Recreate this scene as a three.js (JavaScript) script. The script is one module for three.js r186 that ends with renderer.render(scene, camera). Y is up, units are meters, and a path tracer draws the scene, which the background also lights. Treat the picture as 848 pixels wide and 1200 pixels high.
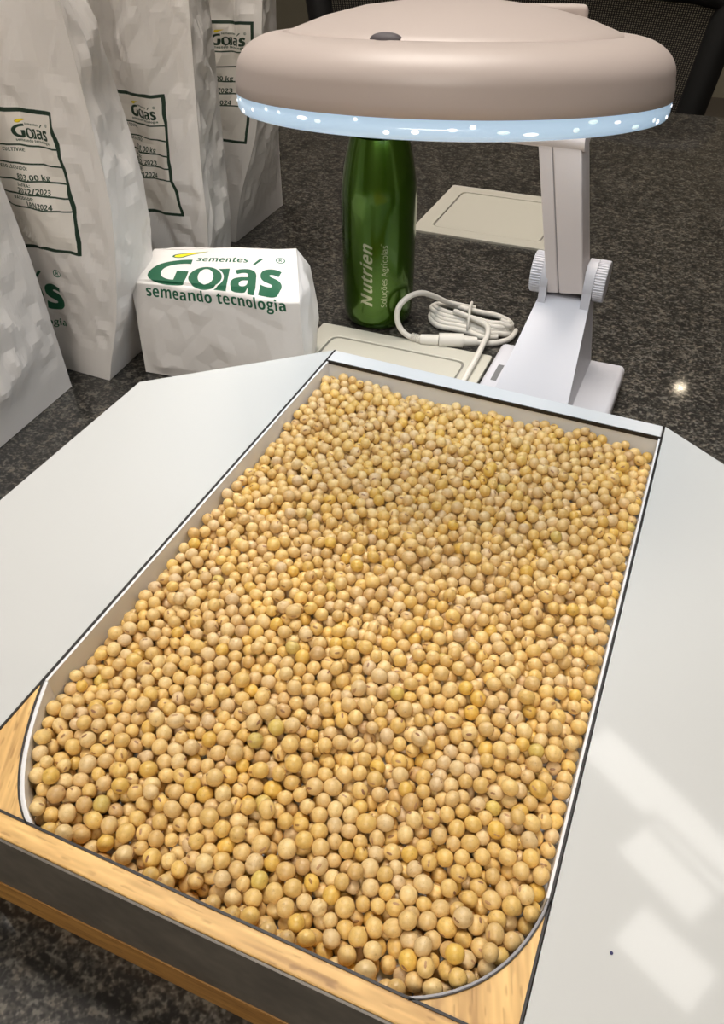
import * as THREE from 'three';
import { RoundedBoxGeometry } from 'three/addons/geometries/RoundedBoxGeometry.js';
import { mergeGeometries, mergeVertices, toCreasedNormals } from 'three/addons/utils/BufferGeometryUtils.js';
import { RectAreaLightUniformsLib } from 'three/addons/lights/RectAreaLightUniformsLib.js';

// ------------------------------------------------------------------ camera, exposure, light levels
const scene = new THREE.Scene();
const H = 0.062;                                   // height of the tray rim above the counter
const camera = new THREE.PerspectiveCamera(65.146, 848 / 1200, 0.01, 30);
camera.position.set(0.09, H + 0.2519, 0.2341);
{
  const X = new THREE.Vector3(0.9212, -0.0068, -0.3890), Y = new THREE.Vector3(-0.2504, 0.7550, -0.6061), Z = new THREE.Vector3(0.2978, 0.6557, 0.6938);
  camera.quaternion.setFromRotationMatrix(new THREE.Matrix4().makeBasis(X.normalize(), Y.normalize(), Z.normalize()));
}
const renderer = new THREE.WebGLRenderer({ antialias: true });
renderer.toneMapping = THREE.LinearToneMapping;
renderer.toneMappingExposure = 1.0;
renderer.shadowMap.enabled = true;
RectAreaLightUniformsLib.init();
scene.background = new THREE.Color(0x000000);
const WARM = new THREE.Color().setRGB(1.0, 0.915, 0.83), NEUTRAL = new THREE.Color().setRGB(1.0, 0.96, 0.9), COOL = new THREE.Color().setRGB(0.90, 0.95, 1.0);
const LEVEL = { main: 8.0, fill: 8.2, strip: 2.3, down: 40, led: 11.5 };
const CEIL = 1.9;

// ------------------------------------------------------------------ helpers
const taken = {};
function numbered(name) { const n = taken[name] = (taken[name] ?? -1) + 1; return n ? name + '_' + String(n).padStart(3, '0') : name; }
function tag(o, label, category, group, kind) {
  if (label) o.userData.label = label;
  if (category) o.userData.category = category;
  if (group) o.userData.group = group;
  if (kind) o.userData.kind = kind;
  return o;
}
function thing(name, label, category, p = [0, 0, 0], group) {
  const g = new THREE.Group(); g.name = numbered(name); g.position.set(...p); scene.add(g);
  return tag(g, label, category, group);
}
function part(name, geo, mat, parent, label) {
  const m = new THREE.Mesh(geo, mat); m.name = name; m.castShadow = m.receiveShadow = true; parent.add(m);
  if (label) m.userData.label = label;
  return m;
}
function struct(name, geo, mat) { const m = part(name, geo, mat, scene); m.userData.kind = 'structure'; return m; }
function rng(seed) { let s = seed >>> 0; return () => { s = (s + 0x6d2b79f5) >>> 0; let t = Math.imul(s ^ (s >>> 15), 1 | s); t = (t + Math.imul(t ^ (t >>> 7), 61 | t)) ^ t; return ((t ^ (t >>> 14)) >>> 0) / 4294967296; }; }
function hash3(x, y, z) { let h = Math.imul(x | 0, 374761393) ^ Math.imul(y | 0, 668265263) ^ Math.imul(z | 0, 2147483647 ^ 0x5bd1e995); h = Math.imul(h ^ (h >>> 13), 1274126177); h ^= h >>> 16; return (h >>> 0) / 4294967296; }
const sm = (t) => t * t * (3 - 2 * t);
const clamp = (x, a, b) => Math.min(b, Math.max(a, x));
const lerp = (a, b, t) => a + (b - a) * t;
function smooth(a, b, x) { return sm(clamp((x - a) / (b - a), 0, 1)); }
function noise2(x, y, seed, px = 0, py = 0) {       // value noise, periodic when px, py are given
  const xi = Math.floor(x), yi = Math.floor(y), u = sm(x - xi), v = sm(y - yi);
  const w = (i, n) => n ? ((i % n) + n) % n : i;
  const a = hash3(w(xi, px), w(yi, py), seed), b = hash3(w(xi + 1, px), w(yi, py), seed), c = hash3(w(xi, px), w(yi + 1, py), seed), d = hash3(w(xi + 1, px), w(yi + 1, py), seed);
  return lerp(lerp(a, b, u), lerp(c, d, u), v);
}
function facet(x, y, seed) {                        // piecewise flat facets: linear interpolation on a skewed triangle lattice
  const wx = x + 0.35 * (noise2(x * 0.6, y * 0.6, seed + 11) - 0.5), wy = y + 0.35 * (noise2(x * 0.6, y * 0.6, seed + 12) - 0.5);
  const s = (wx + wy) * 0.3660254, X = wx + s, Y = wy + s, i = Math.floor(X), j = Math.floor(Y), f = X - i, g = Y - j;
  const h = (a, b) => hash3(a, b, seed) - 0.5;
  return f > g ? h(i, j) * (1 - f) + h(i + 1, j) * (f - g) + h(i + 1, j + 1) * g : h(i, j) * (1 - g) + h(i, j + 1) * (g - f) + h(i + 1, j + 1) * f;
}
function dataTex(n, fill, srgb = true, m = n) {
  const d = new Uint8Array(n * m * 4);
  for (let y = 0; y < m; y++) for (let x = 0; x < n; x++) { const c = fill(x, y); const k = (y * n + x) * 4; d[k] = clamp(c[0], 0, 255); d[k + 1] = clamp(c[1], 0, 255); d[k + 2] = clamp(c[2], 0, 255); d[k + 3] = c[3] ?? 255; }
  const t = new THREE.DataTexture(d, n, m, THREE.RGBAFormat); t.wrapS = t.wrapT = THREE.RepeatWrapping; t.magFilter = THREE.LinearFilter; t.minFilter = THREE.LinearMipmapLinearFilter; t.generateMipmaps = true;
  if (srgb) t.colorSpace = THREE.SRGBColorSpace; t.needsUpdate = true; return t;
}
function canvasTex(w, h, draw) {
  const c = document.createElement('canvas'); c.width = w; c.height = h; const g = c.getContext('2d'); draw(g, w, h);
  const t = new THREE.CanvasTexture(c); t.colorSpace = THREE.SRGBColorSpace; t.anisotropy = 8; return t;
}
function grid(nu, nv, P, uv) {                      // an indexed sheet of points P(u, v), u and v in 0..1
  const pos = [], tex = [], idx = [];
  for (let j = 0; j <= nv; j++) for (let i = 0; i <= nu; i++) { const p = P(i / nu, j / nv); pos.push(p[0], p[1], p[2]); const t = uv ? uv(i / nu, j / nv) : [i / nu, j / nv]; tex.push(t[0], t[1]); }
  for (let j = 0; j < nv; j++) for (let i = 0; i < nu; i++) { const a = j * (nu + 1) + i, b = a + 1, c = a + nu + 1, d = c + 1; idx.push(a, b, d, a, d, c); }
  const g = new THREE.BufferGeometry(); g.setAttribute('position', new THREE.Float32BufferAttribute(pos, 3)); g.setAttribute('uv', new THREE.Float32BufferAttribute(tex, 2)); g.setIndex(idx); g.computeVertexNormals(); return g;
}
function worldUV(g, scale = 1, rot = 0) {           // box projection of uv in metres
  if (g.index) g = g.toNonIndexed();
  const p = g.attributes.position, n = g.attributes.normal, uv = new Float32Array(p.count * 2), c = Math.cos(rot), s = Math.sin(rot);
  for (let i = 0; i < p.count; i += 3) {
    const ax = Math.abs(n.getX(i) + n.getX(i + 1) + n.getX(i + 2)), ay = Math.abs(n.getY(i) + n.getY(i + 1) + n.getY(i + 2)), az = Math.abs(n.getZ(i) + n.getZ(i + 1) + n.getZ(i + 2));
    for (let k = i; k < i + 3; k++) {
      const x = p.getX(k), y = p.getY(k), z = p.getZ(k);
      let u, v; if (ay >= ax && ay >= az) { u = x; v = z; } else if (ax >= az) { u = z; v = y; } else { u = x; v = y; }
      uv[2 * k] = (u * c + v * s) * scale; uv[2 * k + 1] = (v * c - u * s) * scale;
    }
  }
  g.setAttribute('uv', new THREE.BufferAttribute(uv, 2)); return g;
}
function box(x0, x1, y0, y1, z0, z1, r = 0) {
  const g = r ? new RoundedBoxGeometry(x1 - x0, y1 - y0, z1 - z0, 3, r) : new THREE.BoxGeometry(x1 - x0, y1 - y0, z1 - z0);
  g.translate((x0 + x1) / 2, (y0 + y1) / 2, (z0 + z1) / 2); return g;
}
function prism(pts, y0, y1, bevel = 0) {            // outline of [x, z] points, from y0 up to y1
  const s = new THREE.Shape(pts.map(([x, z]) => new THREE.Vector2(x, -z)));
  const g = new THREE.ExtrudeGeometry(s, { depth: y1 - y0 - 2 * bevel, bevelEnabled: bevel > 0, bevelThickness: bevel, bevelSize: bevel, bevelOffset: -bevel, bevelSegments: 2, curveSegments: 24 });
  g.rotateX(-Math.PI / 2); g.translate(0, y0 + bevel, 0); return g;
}
function tube(pts, r, seg = 80, rad = 10, closed = false) { return new THREE.TubeGeometry(new THREE.CatmullRomCurve3(pts.map((p) => new THREE.Vector3(...p)), closed, 'centripetal'), seg, r, rad, closed); }
function ribbon(line, w, h, y0) {                   // a thin upright strip along [x, z] points, w thick to the left of the line
  const a = line.map(([x, z]) => [x, z]), b = line.map(([x, z], i) => {
    const [x0, z0] = line[Math.max(0, i - 1)], [x1, z1] = line[Math.min(line.length - 1, i + 1)], l = Math.hypot(x1 - x0, z1 - z0);
    return [x + (z1 - z0) / l * w, z - (x1 - x0) / l * w];
  });
  return prism([...a, ...b.reverse()], y0, y0 + h);
}

// ------------------------------------------------------------------ materials
const std = (o) => new THREE.MeshStandardMaterial(o), phys = (o) => new THREE.MeshPhysicalMaterial(o);
const graniteTex = dataTex(1024, (x, y) => {
  const u = x / 1024, v = y / 1024;
  const n1 = noise2(u * 170, v * 210, 1, 170, 210), n2 = noise2(u * 380, v * 380, 2, 380, 380), n3 = noise2(u * 60, v * 76, 3, 60, 76), n4 = noise2(u * 9, v * 9, 4, 9, 9);
  const l = clamp((0.44 * n1 + 0.32 * n2 + 0.24 * n3 - 0.5) * 2.0 + 0.5, 0, 1);
  const b = 24 + 38 * smooth(0.22, 0.62, l) + 40 * smooth(0.60, 0.95, l) + 12 * (n4 - 0.5);
  const warm = noise2(u * 110, v * 110, 5, 110, 110);
  return [b * (1.0 + 0.06 * warm), b * 0.985, b * (0.92 - 0.05 * warm)];
});
graniteTex.repeat.set(1 / 0.30, 1 / 0.30);
const M = {};
M.granite = phys({ map: graniteTex, roughness: 0.45, clearcoat: 0.7, clearcoatRoughness: 0.05 });
const woodTex = dataTex(512, (x, y) => {            // grain runs along u
  const u = x / 512, v = y / 512;
  const bl = noise2(u * 3, v * 9, 24, 3, 9), f = noise2(u * 9, v * 120, 22, 9, 120), f2 = noise2(u * 30, v * 250, 23, 30, 250), band = noise2(u * 2, v * 34, 21, 2, 34);
  const pore = smooth(0.74, 0.9, noise2(u * 34, v * 230, 25, 34, 230)), streak = smooth(0.70, 0.9, noise2(u * 5, v * 90, 26, 5, 90));
  const k = 0.83 + 0.14 * f + 0.11 * f2 + 0.12 * (band - 0.5) + 0.12 * (bl - 0.5) - 0.13 * pore - 0.12 * streak;
  return [240 * k, 198 * Math.pow(k, 1.25), 126 * Math.pow(k, 1.7)];
});
M.wood = phys({ map: woodTex, roughness: 0.5, clearcoat: 0.15, clearcoatRoughness: 0.4, bumpMap: woodTex, bumpScale: 0.00015 });
M.plyEdge = std({ map: woodTex, color: new THREE.Color().setRGB(0.46, 0.36, 0.22), roughness: 0.55 });
const lamTex = dataTex(256, (x, y) => { const n = noise2(x / 5, y / 5, 31, 51, 51), m = noise2(x / 23, y / 23, 32, 11, 11); const b = 92 + 14 * (n - 0.5) + 18 * (m - 0.5); return [b * 1.04, b * 0.98, b * 0.88]; });
M.laminate = phys({ map: lamTex, roughness: 0.5, clearcoat: 0.1, clearcoatRoughness: 0.2 });
M.gloss = phys({ color: new THREE.Color().setRGB(0.585, 0.605, 0.60), roughness: 0.55, clearcoat: 1, clearcoatRoughness: 0.055 });
M.rim = phys({ color: new THREE.Color().setRGB(0.72, 0.74, 0.75), roughness: 0.4, clearcoat: 0.5, clearcoatRoughness: 0.15 });
M.liner = std({ color: new THREE.Color().setRGB(0.80, 0.81, 0.82), roughness: 0.45 });
M.seam = std({ color: new THREE.Color().setRGB(0.012, 0.010, 0.010), roughness: 0.5 });
M.metalStrip = std({ color: new THREE.Color().setRGB(0.16, 0.16, 0.17), roughness: 0.4, metalness: 0.5 });
M.plastic = phys({ color: new THREE.Color().setRGB(0.60, 0.595, 0.625), roughness: 0.45 });
M.plasticHead = phys({ color: new THREE.Color().setRGB(0.60, 0.525, 0.49), roughness: 0.42, sheen: 0.1 });
M.plasticArm = phys({ color: new THREE.Color().setRGB(0.74, 0.665, 0.63), roughness: 0.42 });
M.groove = std({ color: new THREE.Color().setRGB(0.30, 0.27, 0.26), roughness: 0.6 });
M.hatch = phys({ color: new THREE.Color().setRGB(0.56, 0.54, 0.46), roughness: 0.4, clearcoat: 0.3, clearcoatRoughness: 0.2 });
M.hatchGroove = std({ color: new THREE.Color().setRGB(0.22, 0.21, 0.19), roughness: 0.6 });
M.cable = std({ color: new THREE.Color().setRGB(0.72, 0.69, 0.62), roughness: 0.45 });
M.black = std({ color: new THREE.Color().setRGB(0.010, 0.010, 0.010), roughness: 0.55 });
M.wall = std({ color: new THREE.Color().setRGB(0.34, 0.31, 0.23), roughness: 0.9 });
M.roomWall = std({ color: new THREE.Color().setRGB(0.30, 0.27, 0.24), roughness: 0.9 });
M.floor = std({ color: new THREE.Color().setRGB(0.16, 0.14, 0.12), roughness: 0.6 });
M.ceiling = std({ color: new THREE.Color().setRGB(0.42, 0.40, 0.37), roughness: 0.95 });

// ------------------------------------------------------------------ the room
const RX0 = -2.6, RX1 = 2.6, RZ0 = -4.4, RZ1 = 2.6, FL = -0.74;
struct('floor', box(RX0 - 0.1, RX1 + 0.1, FL - 0.1, FL, RZ0 - 0.1, RZ1 + 0.1), M.floor);
struct('ceiling', box(RX0 - 0.1, RX1 + 0.1, CEIL + 0.02, CEIL + 0.12, RZ0 - 0.1, RZ1 + 0.1), M.ceiling);
struct('wall_back', box(RX0 - 0.1, RX1 + 0.1, FL, CEIL + 0.02, RZ0 - 0.1, RZ0), M.wall);
struct('wall_front', box(RX0 - 0.1, RX1 + 0.1, FL, CEIL + 0.02, RZ1, RZ1 + 0.1), M.roomWall);
struct('wall_left', box(RX0 - 0.1, RX0, FL, CEIL + 0.02, RZ0, RZ1), M.roomWall);
struct('wall_right', box(RX1, RX1 + 0.1, FL, CEIL + 0.02, RZ0, RZ1), M.roomWall);

// ceiling lamps: a glowing panel in a frame, and a light of the same size and colour just under it
function ceilingLamp(label, x, z, w, d, turn, level, color, frame = true) {
  const t = thing('ceiling_light', label, 'ceiling light', [x, CEIL, z]); t.rotation.y = turn;
  if (frame) part('frame', mergeGeometries([box(-w / 2 - 0.02, w / 2 + 0.02, 0.002, 0.02, -d / 2 - 0.02, -d / 2), box(-w / 2 - 0.02, w / 2 + 0.02, 0.002, 0.02, d / 2, d / 2 + 0.02), box(-w / 2 - 0.02, -w / 2, 0.002, 0.02, -d / 2, d / 2), box(w / 2, w / 2 + 0.02, 0.002, 0.02, -d / 2, d / 2)]), M.plastic, t);
  part('diffuser', box(-w / 2, w / 2, 0.008, 0.019, -d / 2, d / 2), std({ color: 0x888888, emissive: color, emissiveIntensity: level, roughness: 0.6 }), t);
  const l = new THREE.RectAreaLight(color, level, w, d); l.rotation.x = -Math.PI / 2; l.position.y = 0.004; l.castShadow = true; t.add(l);
  return t;
}
ceilingLamp('wide ceiling panel above the bottle and bags', -0.40, -0.62, 1.0, 0.7, 0, LEVEL.main, WARM);
ceilingLamp('wide ceiling panel behind the photographer', 0.25, 1.75, 1.3, 0.6, 0, LEVEL.fill, WARM);
ceilingLamp('small dim ceiling panel mirrored in the granite before the tray', -1.01, -0.34, 0.30, 0.26, 0, 0.9, NEUTRAL);
ceilingLamp('long slanting ceiling tube panel mirrored in the right wing', 0.40, -1.15, 0.52, 0.13, -0.58, LEVEL.strip, NEUTRAL);
ceilingLamp('middle short ceiling panel mirrored in the right wing', 0.446, -0.975, 0.235, 0.15, -0.55, LEVEL.strip, NEUTRAL);
ceilingLamp('nearest short ceiling panel mirrored in the right wing', 0.458, -0.745, 0.21, 0.13, -0.48, LEVEL.strip, NEUTRAL);
{
  const t = thing('downlight', 'small round ceiling spot mirrored as a dot in the granite', 'ceiling light', [0.2083, CEIL, -3.63]);
  part('trim', new THREE.TorusGeometry(0.038, 0.007, 8, 32).rotateX(Math.PI / 2).translate(0, 0.006, 0), M.plastic, t);
  part('bulb', new THREE.CylinderGeometry(0.030, 0.030, 0.012, 32).translate(0, 0.012, 0), std({ color: 0x777777, emissive: new THREE.Color().setRGB(1, 0.85, 0.62), emissiveIntensity: LEVEL.down }), t);
  const l = new THREE.SpotLight(new THREE.Color().setRGB(1, 0.85, 0.62), 1.2, 0, 1.0, 0.6, 2); l.position.set(0, -0.002, 0); l.target.position.set(0, -1, 0); l.castShadow = true; t.add(l, l.target);
}

// ------------------------------------------------------------------ the granite counter
{
  const t = thing('counter', 'dark speckled polished granite counter under the tray, bags and lamp', 'counter', [0, 0, 0]);
  part('countertop', worldUV(box(-1.2, 1.3, -0.03, 0, -1.045, 0.62, 0.004)), M.granite, t);
  part('cabinet', box(-1.1, 1.2, FL, -0.03, -0.95, 0.55), M.floor, t);
}

// ------------------------------------------------------------------ the sorting tray
const tray = thing('grain_tray', 'octagonal white sample tray with wooden corners holding the soybeans', 'tray', [0, 0, 0]);
const FLOOR_Y = 0.0465;                             // the tray's floor
const arcL = [], arcR = [];
for (let i = 0; i <= 12; i++) {                     // curved corner liners
  const q = (a, m, b, t) => (1 - t) * (1 - t) * a + 2 * t * (1 - t) * m + t * t * b, t = i / 12;
  arcL.push([q(-0.1, -0.0835, -0.0655, t), q(0.1055, 0.1465, 0.1555, t)]);
  arcR.push([q(0.1, 0.0955, 0.0690, t), q(0.1125, 0.1440, 0.1555, t)]);
}
{
  const oct = [[-0.192, -0.0905], [-0.1005, -0.1690], [0.1005, -0.1615], [0.192, -0.0945], [0.192, 0.1100], [0.1007, 0.1740], [0.1007, 0.1640], [-0.1005, 0.1640], [-0.192, 0.0905]];
  part('base_board', worldUV(prism(oct, 0, 0.018, 0.0004), 4), M.plyEdge, tray);
  part('tray_floor', box(-0.1, 0.1, 0.018, FLOOR_Y, -0.16, 0.155), M.liner, tray);
  const wing = (x, back, chamfer) => [[x * 0.1005, back], [x * 0.1005, x > 0 ? 0.174 : 0.1635], [x * 0.192, x > 0 ? 0.110 : 0.0905], [x * 0.192, chamfer]];
  part('wing_panel', prism(wing(-1, -0.1685, -0.0905), 0.018, H, 0.0006), M.gloss, tray);
  part('wing_panel', prism(wing(1, -0.1610, -0.0945).reverse(), 0.018, H, 0.0006), M.gloss, tray);
  part('side_liner', box(-0.1, -0.0985, FLOOR_Y, H - 0.0006, -0.16, 0.1055), M.liner, tray);
  part('side_liner', box(0.0985, 0.1, FLOOR_Y, H - 0.0006, -0.16, 0.1125), M.liner, tray);
  part('back_rail', prism([[-0.0996, -0.1682], [-0.0996, -0.1555], [0.0992, -0.1495], [0.0992, -0.1607]], 0.018, H, 0.0004), M.rim, tray);
  part('front_rail', worldUV(box(-0.1, 0.1, 0.018, H, 0.1555, 0.1625, 0.0005), 5), M.wood, tray, 'bare wooden rail along the front');
  part('front_facing', worldUV(box(-0.1, 0.1, 0.0182, H - 0.0006, 0.1627, 0.1635), 6), M.laminate, tray, 'dark grey laminate facing');
  part('corner_block', worldUV(prism([[-0.1, 0.1555], ...arcL.slice().reverse().slice(0, -1), [-0.1, 0.1055]].reverse(), 0.018, H - 0.0004, 0.0003), 5, 1.15), M.wood, tray, 'wooden corner block');
  part('corner_block', worldUV(prism([[0.1, 0.1555], ...arcR.slice().reverse().slice(0, -1), [0.1, 0.1125]], 0.018, H - 0.0004, 0.0003), 5, 1.25), M.wood, tray, 'wooden corner block');
  part('corner_liner', ribbon(arcL, 0.0015, H - 0.0010 - FLOOR_Y, FLOOR_Y), M.liner, tray);
  part('corner_liner', ribbon(arcR.slice().reverse(), 0.0008, H - 0.0004 - FLOOR_Y, FLOOR_Y), M.metalStrip, tray);
  part('ink_dot', new THREE.CylinderGeometry(0.0005, 0.0005, 0.0003, 12).translate(0.1197, H + 0.0001, 0.1212), std({ color: new THREE.Color().setRGB(0.02, 0.02, 0.10), roughness: 0.6 }), tray, 'tiny blue pen dot');
  // dark seams where the pieces meet
  const y = H - 0.002, h = 0.00215;
  part('seam', box(-0.1005, -0.0997, y, y + h, -0.1683, 0.1635), M.seam, tray);
  part('seam', box(0.0994, 0.1002, y, y + h, -0.1608, 0.1635), M.seam, tray);
  part('seam', prism([[-0.1, -0.1556], [-0.1, -0.1548], [0.1, -0.1488], [0.1, -0.1496]], y, y + h), M.seam, tray);
  part('seam', box(-0.1, 0.1, y, y + h, 0.1548, 0.1556), M.seam, tray);
  part('seam', ribbon(arcL, -0.0005, h, y), M.seam, tray);
  part('seam', ribbon(arcR, 0.0004, h, y), M.seam, tray);
}

// ------------------------------------------------------------------ soybeans: settle a pile of spheres in the tray, then give each its own bean
const beans = [];
{
  const R = rng(7), N = 3900;
  for (let i = 0; i < N; i++) {
    const r = 0.00282 + 0.00030 * (R() + R() + R() - 1.5) / 0.75;
    beans.push({ x: lerp(-0.094, 0.094, R()), y: FLOOR_Y + 0.004 + 0.03 * R(), z: lerp(-0.150, 0.15, R()), r: clamp(r, 0.0023, 0.0033) });
  }
  const planes = [[1, 0, -0.0985], [-1, 0, -0.0985], [-0.02999, 0.99955, -0.1523], [0, -1, -0.1548]];      // inward normals: n.p >= d
  for (const [arc, sx] of [[arcL, 1], [arcR, -1]]) for (let i = 0; i < 12; i++) {
    const [x0, z0] = arc[i], [x1, z1] = arc[i + 1], l = Math.hypot(x1 - x0, z1 - z0); let nx = (z1 - z0) / l, nz = -(x1 - x0) / l;
    if (nx * sx < 0) { nx = -nx; nz = -nz; }
    planes.push([nx, nz, nx * x0 + nz * z0 + 0.0013]);
  }
  const cell = 0.0067;
  for (let it = 0; it < 300; it++) {
    const cool = it < 210;
    for (const b of beans) { b.y -= cool ? 0.00022 : 0.00008; if (it < 140) { b.x += (R() - 0.5) * 0.0004; b.z += (R() - 0.5) * 0.0004; } }
    for (let pass = 0; pass < 2; pass++) {
      const map = new Map();
      beans.forEach((b, i) => { const k = (Math.floor(b.x / cell) + 100) + (Math.floor(b.y / cell) + 20) * 1000 + (Math.floor(b.z / cell) + 100) * 1000000; (map.get(k) ?? map.set(k, []).get(k)).push(i); b.k = k; });
      for (let i = 0; i < N; i++) {
        const a = beans[i];
        for (let dx = -1; dx <= 1; dx++) for (let dy = -1; dy <= 1; dy++) for (let dz = -1; dz <= 1; dz++) {
          const l = map.get(a.k + dx + dy * 1000 + dz * 1000000); if (!l) continue;
          for (const j of l) {
            if (j <= i) continue;
            const b = beans[j], ex = b.x - a.x, ey = b.y - a.y, ez = b.z - a.z, d2 = ex * ex + ey * ey + ez * ez, m = a.r + b.r;
            if (d2 >= m * m || d2 < 1e-14) continue;
            const d = Math.sqrt(d2), c = (m - d) / d * 0.48; a.x -= ex * c; a.y -= ey * c; a.z -= ez * c; b.x += ex * c; b.y += ey * c; b.z += ez * c;
          }
        }
      }
      for (const b of beans) {
        if (b.y < FLOOR_Y + b.r) b.y = FLOOR_Y + b.r;
        for (const [nx, nz, d] of planes) { const q = nx * b.x + nz * b.z - d - b.r; if (q < 0) { b.x -= nx * q; b.z -= nz * q; } }
      }
    }
  }
}
const beanTex = dataTex(256, (x, y) => {            // tan mottling and fine wrinkles of the seed coat
  const n = noise2(x / 26, y / 26, 51, 10, 10), m = noise2(x / 7, y / 7, 52, 36, 36), s = smooth(0.86, 0.97, noise2(x / 12, y / 12, 53, 21, 21));
  const k = 0.93 + 0.07 * n + 0.04 * m - 0.10 * s; return [255 * k, 255 * Math.pow(k, 1.25), 255 * Math.pow(k, 1.6)];
});
const beanBump = dataTex(256, (x, y) => { const n = noise2(x / 30, y / 9, 61, 9, 28), m = noise2(x / 4, y / 4, 62, 64, 64); const b = 120 + 70 * n + 26 * m; return [b, b, b]; }, false);
function beanGeo(ax, ay, az, seed, wrinkle, seg) {
  const g = new THREE.SphereGeometry(1, seg, Math.round(seg * 0.7)), p = g.attributes.position;
  for (let i = 0; i < p.count; i++) {
    let x = p.getX(i), y = p.getY(i), z = p.getZ(i);
    const flat = 1 - 0.05 * Math.max(0, 1 - ((x - 1) ** 2 + y * y + z * z) / 0.5);                // the hilum side is slightly flattened
    let k = flat + 0.035 * (noise2(x * 1.7 + 5, y * 1.7 + z * 1.3 + 5, seed) - 0.5);
    if (wrinkle) k += wrinkle * facet(x * 2.2 + 9, y * 2.2 + z * 1.9 + 9, seed) - wrinkle * 0.8 * Math.exp(-(((z + 0.35 * y - 0.1) / 0.10) ** 2)) * smooth(0.1, 0.8, y + 0.5);
    p.setXYZ(i, x * ax * k, y * ay * k, z * az * k);
  }
  g.computeVertexNormals(); return g;
}
function hilumGeo(ax) {                             // the oval scar on the +x side, with a pale lip line down the middle
  const g = new THREE.SphereGeometry(1, 12, 4, 0, Math.PI * 2, 0, Math.PI / 2); g.scale(0.17, 0.06, 0.38); g.rotateZ(-Math.PI / 2); g.translate(ax * 0.905, 0, 0);
  return g;
}
const SHAPES = [[1.07, 0.97, 1.0], [1.0, 0.95, 1.12], [1.02, 0.93, 1.02], [0.98, 0.96, 1.08], [1.03, 0.97, 1.05]];
const TONES = [                                     // name, colour, weight
  ['pale cream', [0.80, 0.595, 0.285], 22], ['light tan', [0.79, 0.555, 0.222], 42], ['honey tan', [0.77, 0.525, 0.172], 26], ['golden yellow', [0.76, 0.50, 0.115], 6], ['brownish tan', [0.66, 0.435, 0.175], 3], ['olive yellow', [0.68, 0.52, 0.145], 1]];
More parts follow.
